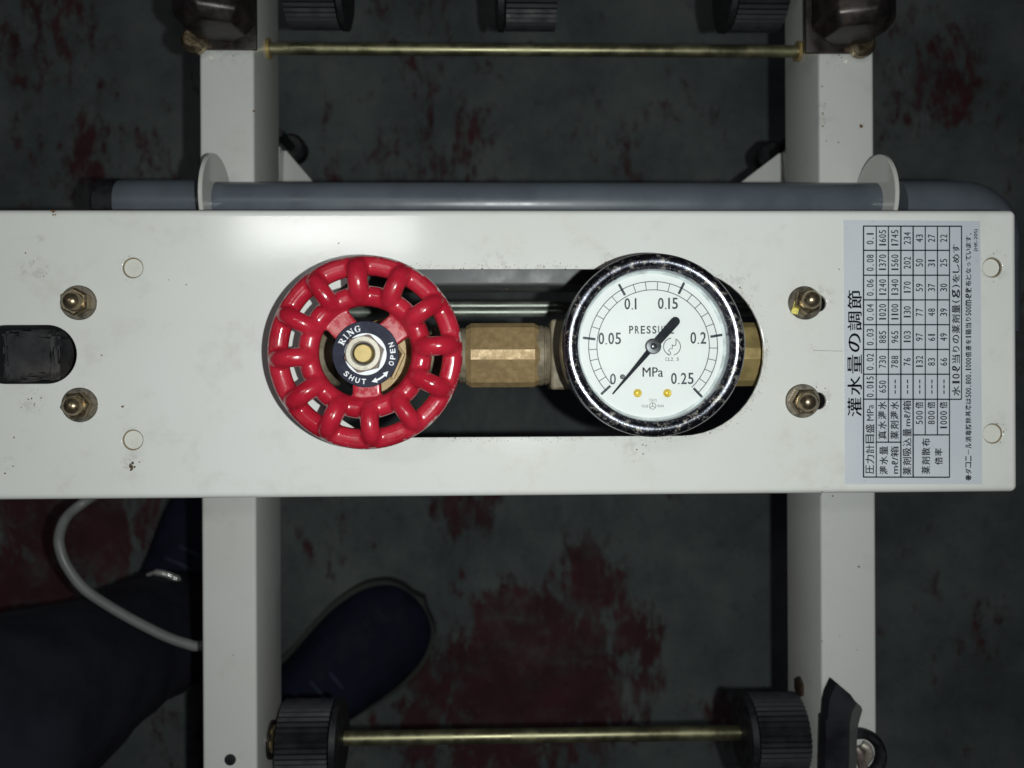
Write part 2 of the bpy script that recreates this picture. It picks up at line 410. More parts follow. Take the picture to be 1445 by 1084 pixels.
marks = [(P(x, y, 0), r) for x, y, r in ((187, 378, 6), (187, 621, 6), (186, 652, 4.5), (112, 428, 8), (113, 572, 9), (173, 570, 1.5), (1401, 378, 8), (1402, 612, 6.5), (1158, 420, 7), (1158, 560, 7),
         (1145, 493, 3), (55, 340, 3), (45, 380, 7), (10, 655, 4), (75, 298, 3), (1165, 697, 4), (860, 372, 5), (700, 375, 7), (1050, 400, 7), (45, 568, 6), (900, 626, 8))]
M_panel = white_paint('panel_white_paint', (.75, .765, .735), [(loc(p), r) for p, r in marks], (SLOT[0]-org.x, SLOT[1]-org.y, SLOT[2], SLOT[3]))
pl_ = mesh('plate', bm, M_panel, PAN, 30)
for p_ in pl_.data.polygons:
    if p_.normal.z > .9995: p_.use_smooth = False
# white stubs behind the four round holes
M_plug = white_paint('stub_paint', (.74, .74, .68), [])
for i, (x, y, r) in enumerate(plugpx):
    c = P(x, y, 0); dx = -.25 if i == 2 else 0
    b = BM(); lathe(b, c+V(dx, 0, 0), [(r*SC(0)*.95-abs(dx)*.5, -6), (r*SC(0)*.95-abs(dx)*.5, -1.1), (r*SC(0)*.86-abs(dx)*.5, -.75)], 32)
    mesh('hole_fill', b, M_plug, PAN)
    b = BM(); torus(b, c+V(0, 0, -.85), r*SC(0)-.12, .30, .25, 40, 8); mesh('hole_rim', b, simple('rust_line', (.22, .17, .10), .8), PAN) if i != 3 or True else None
# posts carrying the panel on the rails
for x in (P(321, 540, RT).x, P(1197, 540, RT).x):
    for sgn in (-1, 1):
        b = BM(); yy = yc + sgn*42
        box(b, x-9, x+9, yy-4, yy+4, RT+.1, -1.7, .6); mesh('spacer', b, M_white, PAN)
# dark block behind the oval hole at the left
b = BM(); c = (hA+hB)/2
box(b, P(2, 500, -8).x, P(80, 500, -8).x, c.y-9, c.y+9, -60, -8, 2.5, 4)
bmesh.ops.subdivide_edges(b, edges=b.edges[:], cuts=3, use_grid_fill=True)
for v in b.verts: v.co += V(random.gauss(0, .35), random.gauss(0, .35), random.gauss(0, .3))
mesh('rubber_block', b, simple('dusty_rubber', (.022, .022, .024), .7, 0, .5, 90, .5, dirt=(.065, .058, .055)), PAN)
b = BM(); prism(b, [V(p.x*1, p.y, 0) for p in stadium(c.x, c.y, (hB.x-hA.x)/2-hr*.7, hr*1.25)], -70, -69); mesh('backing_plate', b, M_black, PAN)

# cap nuts with washers: part > sub-part
def dome_nut_mesh():
    b = BM(); r = hexprof(8.6)
    lathe(b, V(0, 0, 0), [(r*.93, .0), (r, .35), (r, 3.4), (r*.86, 4.0)], 6)
    n = 10
    lathe(b, V(0, 0, 0), [(3.35, 3.2), (3.4, 4.6)] + [(3.35*math.cos(R(90*i/n)), 4.8+3.3*math.sin(R(90*i/n))) for i in range(0, n)] + [(.12, 8.1)], 28)
    return b
def scaled(b, name, mat):
    for v in b.verts: v.co *= .001
    bmesh.ops.recalc_face_normals(b, faces=b.faces); me = bpy.data.meshes.new(name); b.to_mesh(me); b.free()
    me.materials.append(mat)
    for p in me.polygons: p.use_smooth = True
    me.set_sharp_from_angle(angle=R(30)); return me
nut_me = scaled(dome_nut_mesh(), 'cap_nut', M_nut)
b = BM(); lathe(b, V(0, 0, 0), [(6.0, 0), (6.15, .2), (6.15, .9), (5.9, 1.15), (3, 1.2)], 40); washer_me = scaled(b, 'washer', M_washer)
for i, (x, y, a, tx, ty) in enumerate(((112.5, 427.5, 32, 2, 4), (114, 571.5, 8, 3, 3), (1135, 427.5, 20, -5, 4), (1131.5, 566, 2, 3, -3))):
    c = P(x, y, 0)
    o = link('cap_nut', nut_me, PAN, ((c.x-org.x)*.001, (c.y-org.y)*.001, (c.z-org.z+1.1)*.001)); o.rotation_euler = (R(tx), R(ty), R(a))
    wv = link('washer', washer_me, o, (0, 0, -.0011))
    if i == 2: o['label'] = 'cap nut with a painted yellow glint on a plated facet'
# added slab on one nut: yellow plating with the facet's glint as colour
c = P(1123.3, 434.5, 2.5); b = BM(); box(b, -1.2, 1.2, -2.3, 2.3, -.15, .15, .08)
for v in b.verts: v.co = Matrix.Rotation(R(-18), 3, 'Z') @ (Matrix.Rotation(R(-22), 3, 'Y') @ v.co) + c
mesh('plated_glint', b, simple('yellow_plating_glint', (.50, .44, .10), .4, .3, .35, 700, .4), PAN, 20)

# instruction label with its print: part > sub-part
LZ = .12
lab_c = [P(1190, 310.5, 0), P(1383, 312, 0), P(1386, 683.5, 0), P(1192, 683.5, 0)]
b = BM(); prism(b, [(p.x, p.y) for p in lab_c][::-1], .004, LZ)
m = N('label_film'); 
cc = m.mix(m.ramp(m.noise(25, 4), .3, .7), c3(.545, .58, .625), c3(.60, .635, .675)); cc = m.mix(m.math('MULTIPLY', m.ramp(m.noise(500, 4, .6), .60, .72), .25), cc, c3(.35, .36, .37)); m.bump(m.noise(60, 3), .08, .0003)
LAB = mesh('instruction_label', b, m.set(color=cc, rough=.33), PAN, 20, 'pale blue grey printed table of water and pressure settings')
T = BM(); TZ = LZ+.06
cols = [1218.5, 1236.5, 1253.6, 1271.2, 1288.5, 1305.6, 1322.8, 1339.8, 1356.8]
rowsy = [319.4, 353.6, 388.7, 423.5, 458.5, 493.4, 528.4, 563.6]
def q(x, y): return P(x, y, TZ)
LW = .40
def seg(x0, y0, x1, y1, w_=LW): line(T, q(x0, y0), q(x1, y1), w_)
for i, x in enumerate(cols):
    y1 = 673.5 if i <= 7 else 563.6
    if i == 2: seg(x, 319.4, x, 624.3)
    elif i in (5, 6): seg(x, 319.4, x, 614)
    else: seg(x, 319.4, x, y1, LW*1.25 if i in (0, 3, 4) else LW)
seg(1218, 319.4, 1357, 319.6); seg(1218, 563.6, 1357, 563.8); seg(1218, 673.5, 1340.3, 673.8); seg(1236.5, 624.3, 1271, 624.3); seg(1288.5, 614, 1340, 614)
for y in rowsy[1:-1]: seg(1218.5, y, 1339.8, y)
def txt(s, x, y0, y1, h, off=.008):
    """string centred on column x, reading upward from y1 (bottom) to y0 (top), letter height h px"""
    put(T, s, q(x, (y0+y1)/2), abs(y1-y0)*SC(0), h*SC(0), 90, off)
def chars(s, x, y0, y1, h, off=.008, adv=None):
    """characters in cells down a column, ASCII in half-width cells"""
    half = '0123456789.,、。()'
    wd = [.52 if ch in half else 1 for ch in s]; st = (y1-y0)/sum(wd); pos = y1
    for ch, w_ in zip(s, wd):
        cell = st*w_; yc_ = pos-cell/2; pos -= cell
        if ch in '.,、。': put(T, ch, q(x+h*.38, yc_), cell*.4*SC(0), h*.2*SC(0), 90, off)
        elif ch in '-ー': put(T, '-', q(x, yc_), st*.72*SC(0), h*.09*SC(0), 90, 0)
        elif ch == '1': put(T, ch, q(x, yc_), cell*.38*SC(0), h*.92*SC(0), 90, off*.5)
        elif ch in '()': put(T, ch, q(x, yc_), cell*.55*SC(0), h*1.0*SC(0), 90, off*.5)
        elif ch in half: put(T, ch, q(x, yc_), cell*.82*SC(0), h*.92*SC(0), 90, off*.5)
        elif ch == 'り' : put(T, ch, q(x, yc_), cell*.55*SC(0), h*.9*SC(0), 90, off)
        elif ch in 'っ': put(T, ch, q(x+h*.1, yc_), cell*.6*SC(0), h*.55*SC(0), 90, off)
        else: put(T, ch, q(x, yc_), cell*.86*SC(0), h*(.86 if ch in 'をしめすとなていまはの' else 1)*SC(0), 90, off)
def num(s, x, yc_, h=10.6, cw=5.6, off=.0):
    n = len(s); 
    for i, ch in enumerate(s):
        yy = yc_ + (n/2-.5-i)*cw*1.13
        if ch == '.': put(T, '.', q(x+h*.43, yy), 1.7*SC(0), 1.7*SC(0), 90, .02)
        elif ch == '-': put(T, '-', q(x+.5, yy), cw*.75*SC(0), 1.6*SC(0), 90, .0)
        elif ch == '1': put(T, '1', q(x, yy), cw*.36*SC(0), h*SC(0), 90, off)
        else: put(T, ch, q(x, yy), cw*.86*SC(0), h*SC(0), 90, off)
mid = [(rowsy[i]+rowsy[i+1])/2 for i in range(7)]   # top .. bottom
data = [['0.015', '0.02', '0.03', '0.04', '0.06', '0.08', '0.1'], ['650', '730', '885', '1020', '1240', '1370', '1605'], ['---', '788', '965', '1100', '1340', '1560', '1745'],
        ['---', '76', '103', '130', '170', '202', '234'], ['---', '132', '97', '77', '59', '50', '43'], ['---', '83', '61', '48', '37', '31', '27'], ['---', '66', '49', '39', '30', '25', '22']]
for ci, rowd in enumerate(data):
    x = (cols[ci]+cols[ci+1])/2+.3
    for ri, s in enumerate(rowd):
        num(s, x, mid[6-ri], 10.2 if ci else 10.2, 5.4 if s != '---' else 6.6)
chars('灌水量の調節', 1206, 408, 590, 20.5, .0)
for dd in (-.09, .09):
    T2 = q; q = (lambda f, dd: (lambda x, y: f(x, y)+V(0, dd, .002)))(T2, dd); chars('灌水量の調節', 1206, 408, 590, 20.5, .0); q = T2
chars('圧力計目盛', 1227.5, 598, 670, 12.5); txt('MPa', 1228, 571.5, 594, 9.8, -.004)
chars('真水灌水', 1245, 565.5, 621, 12.2); chars('薬剤灌水', 1262.3, 565.5, 621, 12.2)
chars('灌水量', 1247, 629, 671, 12); txt('mℓ/箱', 1262.5, 630, 669, 11.5, .006)
chars('薬剤吸込量', 1280, 604, 671.5, 12.4); txt('mℓ/箱', 1280, 565.5, 602, 11.5, .006)
for s, x in (('500倍', 1297), ('800倍', 1314), ('1000倍', 1331.2)): 
    k = len(s)-1; chars('倍', x, 566.5, 577.5, 11.5); num(s[:k], x+.3, 578 + k*3.7+.5, 10, 6.0)
chars('薬剤散布', 1306.5, 618, 670, 12.2); chars('倍率', 1324.5, 632, 657, 11.6)
chars('水10', 1349, 527, 560, 11.6); chars('ℓ', 1349, 516, 526, 11.6); chars('当りの薬剤量(g)をしめす', 1349, 344, 514, 11.6)
chars('※ダコニール消毒防除基準は500,800,1000倍液を1箱当り500mℓ散布となっています。', 1366.5, 328, 679, 8.8, .012)
txt('(HK-205)', 1377.5, 323.5, 355, 6.6, 0)
g_ = bmesh.ops.duplicate(T, geom=T.verts[:]+T.edges[:]+T.faces[:])
for v in [e for e in g_['geom'] if isinstance(e, bmesh.types.BMVert)]: v.co += V(.03, .10, .002)
mesh('printed_table', T, M_ink, LAB, 0, recalc=False)
# hairline scratch and dirt crumbs on the panel
b = BM(); pline(b, [P(1147, 494.5, .03), P(1165, 495, .03), P(1189, 495.6, .03)], .18); mesh('scratch', b, simple('scratch_grey', (.3, .3, .28), .6), PAN, 0, recalc=False)
b = BM()
for _ in range(26):
    c = P(185.5+random.gauss(0, 1.6), 659+random.gauss(0, 3.5), 0); r = random.uniform(.15, .5)
    lathe(b, c, [(r, 0), (r*.8, r*.6), (r*.3, r*.9)], 6, rot=random.random())
mesh('dirt_crumbs', b, simple('crumb_brown', (.09, .06, .035), .9), PAN, 0, kind='stuff')
b = BM()
for _ in range(420):
    t = random.random()
    if t < .62:
        x = random.uniform(560, 990); y = random.choice([random.gauss(376.5, 1.8), random.gauss(376, 3), random.gauss(620, 2)])
        if abs(y-498) < 120: continue
        c = P(x, y, 0)
    else:
        a = R(random.uniform(-85, 85)); rr = sr + abs(random.gauss(.5, .9))+.3
        c = V(SLOT[0]+SLOT[2]+rr*math.cos(a), SLOT[1]+rr*math.sin(a), 0)
    r = random.uniform(.06, .17)
    lathe(b, c, [(r, 0), (r*.6, r*.6)], 5, rot=random.random()*3)
mesh('rust_grit', b, simple('grit_brown', (.16, .11, .06), .9), PAN, 0, kind='stuff')

for a in ((75, 298.5, .55), (78, 303, .25), (186, 660, .4), (716, 408, .22), (173, 574, .45), (1175, 700, .3), (1184, 380, .2), (36, 357, .25), (48, 572, .22), (30, 575, .18), (7, 668, .3), (1049, 508, .2), (238, 395, .18)): blot(a[0], a[1], 0, a[2], PAN)
# ------------------------------------------------------------ grey roller pipe with two flanges
zc = -62.0; pc = P(700, 288, zc); 
PI_ = thing('grey_pipe', 'grey plastic pipe running along the upper edge of the white panel between round flanges', 'pipe', (0, pc.y, zc))
b = BM(); lathe(b, V(0, pc.y, zc), [(9.2, P(298, 288, zc).x), (9.2, P(1252, 288, zc).x)], 40, V(1, 0, 0)); mesh('pipe_tube', b, M_pipe, PI_)
# frame() makes a = axis, so heights run along +x
zq = -84.0; pq = P(700, 289, zq)
b = BM(); lathe(b, V(0, pq.y, zq), [(11.0, P(172, 289, zq).x), (11.0, P(296, 289, zq).x)], 36, V(1, 0, 0)); mesh('end_tube', b, M_pipe, PI_)
b = BM(); lathe(b, V(0, pq.y, zq), [(9, P(140, 289, zq).x), (11.6, P(146, 289, zq).x), (11.6, P(173, 289, zq).x)], 36, V(1, 0, 0)); mesh('end_cap', b, M_black, PI_)
b = BM(); x0 = P(1262, 289, zq).x; x1 = P(1352, 289, zq).x
pp = [V(x0, pq.y-2, zq), V(x1, pq.y-2, zq)] + [V(x1+14*math.sin(R(a)), pq.y-2-14*(1-math.cos(R(a))), zq) for a in range(15, 91, 15)] + [V(x1+14, pq.y-60, zq)]
tube(b, pp, 13.0, 32); mesh('elbow', b, M_pipe, PI_)
for xa, s in ((P(277.5, 290, -41).x, 1), (P(1271.5, 290, -41).x, -1)):
    b = BM(); cyy = P(700, 285, zc).y
    xa2 = xa + s*1.8
    lathe(b, V(min(xa, xa2), cyy, zc), [(19.8, 0), (20.2, .3), (20.2, 1.5), (19.8, 1.8)], 48, V(1, 0, 0))
    mesh('flange', b, white_paint('flange_paint', (.60, .60, .56)), PI_)

# ------------------------------------------------------------ tie rods
def rod(py, z, r, x0, x1, label, coll, ends=True):
    c = P(700, py, z); t = thing('tie_rod', label, 'rod', (0, c.y, z), 'plated tie rods between the rails')
    b = BM(); lathe(b, V(0, c.y, z), [(r, x0), (r, x1)], 28, V(1, 0, 0)); mesh('rod', b, M_zinc, t)
    if ends:
        for x, s in ((x0, 1), (x1, -1)):
            b = BM(); xs = sorted((x, x+s*1.6)); lathe(b, V(0, c.y, z), [(coll, xs[0]), (coll, xs[1])], 28, V(1, 0, 0)); mesh('collar', b, M_brass2, t)
    return c
rod(70.5, -103, 2.9, ratl[0]+.1, ratl[1]-.1, 'thin plated rod spanning the rails along the top of the photo', 4.8)
M_zinc_keep = M_zinc; M_zinc = simple('grey_green_bar_steel', (.30, .33, .28), .38, .6, .3, 90, .2, dirt=(.2, .23, .15))
rod(440.5, -112, 2.5, ratl[0]+.1, ratl[1]-.1, 'nearer of two grey green rods glimpsed through the oval slot above the brass coupling', 4, False)
rod(431.5, -122, 2.2, ratl[0]+.1, ratl[1]-.1, 'farther and duller of two grey green rods glimpsed through the oval slot above the coupling', 4, False)
M_zinc = M_zinc_keep
SH = rod(1039, -103, 3.5, ratl[0]+.1, ratl[1]-.1, 'thicker plated rod running between the two grooved rollers at the bottom', 6.2)

# ------------------------------------------------------------ grooved rollers
def roller_mesh(L, r):
    b = BM(); n = 44; ring = []
    for h in (0, L):
        ring.append([b.verts.new(V(h, math.cos(2*math.pi*i/(2*n))*(r if i % 2 else r-1.0), math.sin(2*math.pi*i/(2*n))*(r if i % 2 else r-1.0))) for i in range(2*n)])
    for i in range(2*n): b.faces.new((ring[0][i], ring[0][(i+1) % (2*n)], ring[1][(i+1) % (2*n)], ring[1][i]))
    b.faces.new(ring[0][::-1]); b.faces.new(ring[1])
    return scaled(b, 'grooved_barrel', M_blackpl)
bar = roller_mesh(24, 18.5)
b = BM(); lathe(b, V(0, 0, 0), [(15, 0), (19, .8), (19, 3.6), (15, 5)], 40, V(1, 0, 0)); fla = scaled(b, 'end_flange', M_black)
topc = P(700, -14, -103)
rows_ = [(398, 1, SH.y, 'black grooved roller at the left end of the bottom rod'), (1124, -1, SH.y, 'black grooved roller at the right end of the bottom rod'),
         (410, 1, topc.y, 'black grooved roller cut off by the top edge, near the left rail'), (786, -1, topc.y, 'black grooved roller cut off by the top edge, midway between the rails'),
         (1103, -1, topc.y, 'black grooved roller cut off by the top edge, near the right rail')]
for px, s, y, lab in rows_:
    x = P(px, 540, -103).x
    t = thing('grooved_roller', lab, 'roller', (x, y, -103), 'black grooved rollers on the rods')
    t.rotation_euler = (random.random(), 0, 0) if s > 0 else (random.random(), 0, math.pi)
    a = link('grooved_barrel', bar, t); f = link('end_flange', fla, t, (.0242, 0, 0))
b = BM(); lathe(b, V(0, topc.y, -103), [(3.2, ratl[0]+.1), (3.2, ratl[1]-.1)], 24, V(1, 0, 0))
o = mesh('roller_shaft', b, M_zinc); o['label'] = 'steel shaft carrying the three grooved rollers at the top edge'; o['category'] = 'shaft'
# rusty nuts where the bottom rod meets the rails
for x, s, lab in ((ratl[0], 1, 'rusty nut on the inner face of the left rail beside the bottom roller'), (ratl[1], -1, 'rusty nut on the inner face of the right rail beside the bottom roller')):
    t = thing('rusty_nut', lab, 'nut', (x, SH.y, -103), 'rusty nuts on the rails')
    b = BM(); lathe(b, V(0, SH.y, -103), [(9, min(x+s*.1, x+s*1.2)), (9, max(x+s*.1, x+s*1.2))], 28, V(1, 0, 0)); mesh('washer', b, M_rust, t)
    b = BM(); lathe(b, V(0, SH.y, -103), [(7, min(x+s*1.3, x+s*2.6)), (7, max(x+s*1.3, x+s*2.6))], 6, V(1, 0, 0)); mesh('nut', b, M_nut, t)

# ------------------------------------------------------------ rusty hex fittings on the rail ends (top)
for k, (pxc, lab, rot) in enumerate(((303, 'rusty brown hexagonal pipe fitting on the top end of the left rail', .35), (1205, 'rusty brown hexagonal pipe fitting on the top end of the right rail', .75))):
    zf = -64; ye = P(pxc, 38 if k == 0 else 44, zf).y; xc = P(pxc, 20, zf).x
    t = thing('pipe_fitting', lab, 'pipe fitting', (xc, ye, zf), 'rusty pipe fittings on the rail ends')
    b = BM(); lathe(b, V(xc, ye, zf), [(13, -2), (17.5, 3), (17.5, 26), (14, 30)], 6, V(0, 1, 0), rot=rot); bmesh.ops.bevel(b, geom=b.edges[:], offset=1.3, segments=3, affect='EDGES', profile=.5); mesh('hex_body', b, M_rust, t, 25)
    b = BM(); lathe(b, V(xc, ye, zf), [(13.5, 29.5), (13.5, 110)], 28, V(0, 1, 0)); mesh('pipe', b, M_rust, t)
    b = BM(); box(b, xc-16, xc+14, ye-4, ye+40, RT+.1, RT+2.2, .5); mesh('base_plate', b, M_rust, t)
    b = BM(); lathe(b, V(xc+(-13 if k == 0 else 9), ye-1, RT+2.2), [(6, 0), (6, 3), (4, 5)], 14); mesh('clamp_bolt', b, M_nut, t)

# ------------------------------------------------------------ black rubber strap with hook at lower right
t = thing('rubber_strap', 'black rubber strap with pointed tip and metal hook on the right rail, bottom edge', 'strap', tuple(P(1188, 1060, RT)))
b = BM(); zs = RT+16
pts = [(1181, 964), (1200, 980), (1208, 991), (1200, 1003), (1197, 1020), (1195, 1110), (1164, 1110), (1165.5, 1017), (1168.5, 1014), (1169.5, 995), (1172.5, 982)]
prism(b, [P(x, y, zs) for x, y in pts], RT+9, zs); mesh('strap_band', b, simple('strap_rubber', (.010, .010, .014), .5, 0, .3, 60, .3), t, 20)
b = BM(); pts = [(1208.5, 991), (1214, 996), (1215.5, 1001), (1210, 1021), (1208, 1040), (1207, 1110), (1196, 1110), (1198, 1020), (1201, 1004)]
prism(b, [P(x, y, zs-2) for x, y in pts], RT+6, zs-1); mesh('strap_edge', b, simple('strap_edge_rubber', (.05, .055, .05), .5, 0, .2, 60, .2), t, 20)
c = P(1212, 1066, RT+4); b = BM(); torus(b, c, 10.2, 2.4, 3.4, 40, 10); mesh('clamp_ring', b, M_black, t)
b = BM(); tube(b, smoothpath([P(1217, 1050, RT+7), P(1225, 1056, RT+8), P(1227, 1066, RT+7), P(1222, 1074, RT+4)]), 1.8, 10); mesh('hook', b, M_steel, t)
b = BM(); tube(b, smoothpath([P(1208, 1055, RT+3), P(1214, 1064, RT+4), P(1217, 1078, RT+4), P(1222, 1100, RT+3)]), 2.3, 10); mesh('hook_shank', b, simple('dull_pinkish_metal', (.25, .2, .18), .5, .6), t)

# ------------------------------------------------------------ pipe run in the slot
AX = -25.0; ya = P(700, 500.5, AX+12).y
def X(px, z=AX+11): return P(px, 500, z).x
xg = P(922, 488.5, 31)            # gauge axis
RUN = thing('brass_pipe_run', 'row of brass hexagon couplings seen through the slot between red wheel and gauge', 'pipe coupling', (X(700), ya, AX))
def hexbar(bm, x0, x1, af, trunc=.16, ch=1.0):
    """hexagon bar along x with a corner on top, the corners slightly flattened"""
    r = af/2/math.cos(R(30)); pts = []
    cor = [V(0, r*math.cos(R(90+60*i)), r*math.sin(R(90+60*i))) for i in range(6)]
    for i in range(6):
        a, c_, d = cor[i-1], cor[i], cor[(i+1) % 6]
        pts += [c_.lerp(a, trunc), c_.lerp(d, trunc)]
    rings = []
    for x, s in ((x0, .90), (x0+ch, 1), (x1-ch, 1), (x1, .90)):
        rings.append([bm.verts.new(V(x, ya+p.y*s, AX+p.z*s)) for p in pts])
    for A, B in zip(rings, rings[1:]):
        for i in range(12): bm.faces.new((A[i], A[(i+1) % 12], B[(i+1) % 12], B[i]))
    bm.faces.new(rings[0]); bm.faces.new(rings[-1])
AF = 90*SC(AX+4)/1.0
b = BM(); hexbar(b, X(657), X(762), AF*1.0, .15, 2.0); mesh('hex_coupling', b, M_brass, RUN, 15)
b = BM(); lathe(b, V(0, ya, AX), [(9.8, X(644)), (10.9, X(647)), (10.9, X(661))], 40, V(1, 0, 0)); mesh('collar', b, M_castbrass, RUN)
b = BM(); lathe(b, V(0, ya, AX), [(11.8, X(758)), (11.8, X(768)), (11.2, X(769.5)), (11.2, X(771)), (11.7, X(771.5)), (10.8, X(778)), (9, X(779))], 44, V(1, 0, 0)); mesh('lock_ring', b, M_castbrass, RUN)
b = BM(); box(b, X(777), X(1020), ya-13.3, ya+13.3, AX-13, AX+12.5, 1.2, 3); mesh('tee_block', b, M_castbrass, RUN)
b = BM(); hexbar(b, X(1021), X(1120), AF*1.0, .17, 1.5); mesh('hex_coupling', b, M_brass2, RUN, 15)

# ------------------------------------------------------------ valve with red handwheel
wc = P(515.8, 497.3, 33); sc_c = P(514.3, 499.3, 38)
VA = thing('globe_valve', 'brass valve with a ribbed red handwheel on the left of the slot', 'valve', (sc_c.x, ya, AX))
b = BM(); lathe(b, V(0, ya, AX), [(9, X(448)), (11.5, X(450)), (11.5, X(470)), (9.5, X(473)), (12.5, X(490)), (14, X(520)), (14, X(550)), (12, X(585)), (9.6, X(600)), (9.6, X(605)), (12.2, X(607)), (12.2, X(643)), (10, X(645))], 44, V(1, 0, 0)); mesh('valve_body', b, M_castbrass, VA)
b = BM(); lathe(b, V(sc_c.x, sc_c.y, 0), [(12, -25), (12, -6), (hexprof(25)*.95, -5), (hexprof(25), -4), (hexprof(25), 5), (hexprof(25)*.93, 6.2)], 6, rot=.35); mesh('bonnet_nut', b, M_brass, VA, 15)
b = BM(); lathe(b, V(sc_c.x, sc_c.y, 0), [(9.5, 6), (9.5, 9), (hexprof(15), 9.2), (hexprof(15), 18), (hexprof(15)*.92, 19)], 6, rot=.1); mesh('packing_nut', b, M_brass, VA, 15)
b = BM(); lathe(b, V(sc_c.x, sc_c.y, 0), [(2.9, 18), (2.9, 40.6), (2.6, 41.1)], 28); mesh('stem', b, M_brass2, VA)
# handwheel: rim, hub ring, twelve looped grips and three spokes fused into one casting
b = BM()
torus(b, V(0, 0, 0), 27.7, 3.3, 3.1, 96, 14)
torus(b, V(0, 0, .4), 17.9, 3.35, 3.3, 72, 14)
for k in range(12):
    a = R(4.5+30*k); d = V(math.cos(a), math.sin(a), 0)
    pts = smoothpath([d*r+V(0, 0, z) for r, z in ((26.9, -.8), (26.8, 1.3), (25.5, 3.0), (23.2, 3.9), (20.4, 3.3), (18.6, 1.6), (18.1, -.5))], 4)
    jr = random.uniform(-.18, .22)
    n_ = len(pts); tube(b, pts, [3.35+jr+.3*math.cos(math.pi*2*(i/(n_-1))) for i in range(n_)], 14)
for a in (131, 38, -88):
    d = V(math.cos(R(a)), math.sin(R(a)), 0); n = V(-d.y, d.x, 0)
    hi = [d*6-n*4.2, d*17.4-n*4.6, d*17.4+n*4.6, d*6+n*4.2]
    prism(b, hi, -2.6, 1.2)
lathe(b, V(0, 0, 0), [(8.5, -6), (8.5, 2.2)], 32)
mw = bpy.data.meshes.new('w'); b.to_mesh(mw); b.free()
o = bpy.data.objects.new('w', mw); COL.objects.link(o)
md = o.modifiers.new('r', 'REMESH'); md.mode = 'VOXEL'; md.voxel_size = .42
md = o.modifiers.new('s', 'SMOOTH'); md.factor = .5; md.iterations = 5
bpy.context.view_layer.update()
me = bpy.data.meshes.new_from_object(o.evaluated_get(bpy.context.evaluated_depsgraph_get())); bpy.data.objects.remove(o)
b = BM(); b.from_mesh(me)
for v in b.verts: v.co += wc
m = N('glossy_red_enamel')
X_ = m.xyz()
zz = m.math('SUBTRACT', X_[2], (33-AX)*.001)
geo = m.n('ShaderNodeNewGeometry'); sn = m.n('ShaderNodeSeparateXYZ'); m.l(geo.outputs['Normal'], sn.inputs[0])
low = m.math('MULTIPLY', m.ramp(zz, .0018, .0032, 1, 0), m.ramp(sn.outputs[2], .80, .97))
nz = m.noise(260, 6, .72); nz3 = m.noise(110, 3)
dust = m.math('MULTIPLY', m.math('MULTIPLY', low, m.ramp(nz, .42, .66)), .62)
base = m.mix(m.ramp(nz3, .3, .7), c3(.35, .009, .023), c3(.45, .018, .038))
base = m.mix(dust, base, c3(.62, .25, .24))
# chipped enamel along the outer edge
dx = m.math('SUBTRACT', X_[0], (wc.x-sc_c.x)*.001); dy = m.math('SUBTRACT', X_[1], (wc.y-ya)*.001)
rad = m.math('SQRT', m.math('ADD', m.math('MULTIPLY', dx, dx), m.math('MULTIPLY', dy, dy)))
chip = m.math('MULTIPLY', m.ramp(rad, .0300, .0306), m.ramp(m.noise(150, 5, .7, shift=(1, 2, 3)), .50, .56))
base = m.mix(chip, base, c3(.55, .52, .48))
ch2 = m.math('MULTIPLY', m.ramp(m.noise(330, 4, .65, shift=(7, 3, 1)), .675, .70), m.ramp(m.noise(45, 2, .5, shift=(1, 7, 1)), .48, .56)); base = m.mix(m.math('MULTIPLY', ch2, .8), base, c3(.32, .17, .13))
base = m.mix(m.ramp(m.noise(420, 3, .6, shift=(2, 2, 8)), .60, .75, 0, .35), base, c3(.17, .006, .014))
m.bump(m.math('ADD', m.noise(160, 4, .6), m.math('MULTIPLY', chip, -.6)), .20, .0005)
mesh('handwheel', b, m.set(color=base, rough=m.math('ADD', m.ramp(m.noise(70, 4, .6), .35, .7, .18, .34), m.math('MULTIPLY', dust, .5)), coat=.25, coatr=.16), VA, 60)
# name disc with print: part > sub-part
dc = V(sc_c.x, sc_c.y, 0); dz = 36.0
dcp = P(515.8, 499.9, dz); dcp.z = 0
b = BM(); lathe(b, dcp, [(10.3, dz-.7), (10.45, dz-.5), (10.45, dz-.15), (10.3, dz)], 64)
m = N('navy_name_disc'); cc = m.mix(m.ramp(m.noise(300, 5, .7), .35, .7), c3(.004, .006, .020), c3(.018, .022, .046)); 
DISC = mesh('name_disc', b, m.set(color=cc, rough=.55, spec=.25), VA)
b = BM(); pz = V(dcp.x, dcp.y, dz+.05)
# white washer ring
ri = [b.verts.new(p) for p in arc(pz, 4.2, 0, 360, 48)[:-1]]; ro = [b.verts.new(p) for p in arc(pz, 6.6, 0, 360, 48)[:-1]]
for i in range(48): b.faces.new((ri[i], ro[i], ro[(i+1) % 48], ri[(i+1) % 48]))
def arc_text(bm, s, c, r, a_mid, step, h, wd, outward_up, off=.02):
    n = len(s)
    for i, ch in enumerate(s):
        if outward_up: a = a_mid - (i-(n-1)/2)*step; rot = a-90
        else: a = a_mid + (i-(n-1)/2)*step; rot = a+90
        if ch == ' ': continue
        cw = wd*(.35 if ch == 'I' else 1)
        put(bm, ch, V(c.x+r*math.cos(R(a)), c.y+r*math.sin(R(a)), c.z), cw, h, rot, off)
arc_text(b, 'OPEN', pz, 8.6, 0, 13.2, 1.65, 1.35, False)
arc_text(b, 'SHUT', pz, 8.6, -114, 13.5, 1.65, 1.35, False)
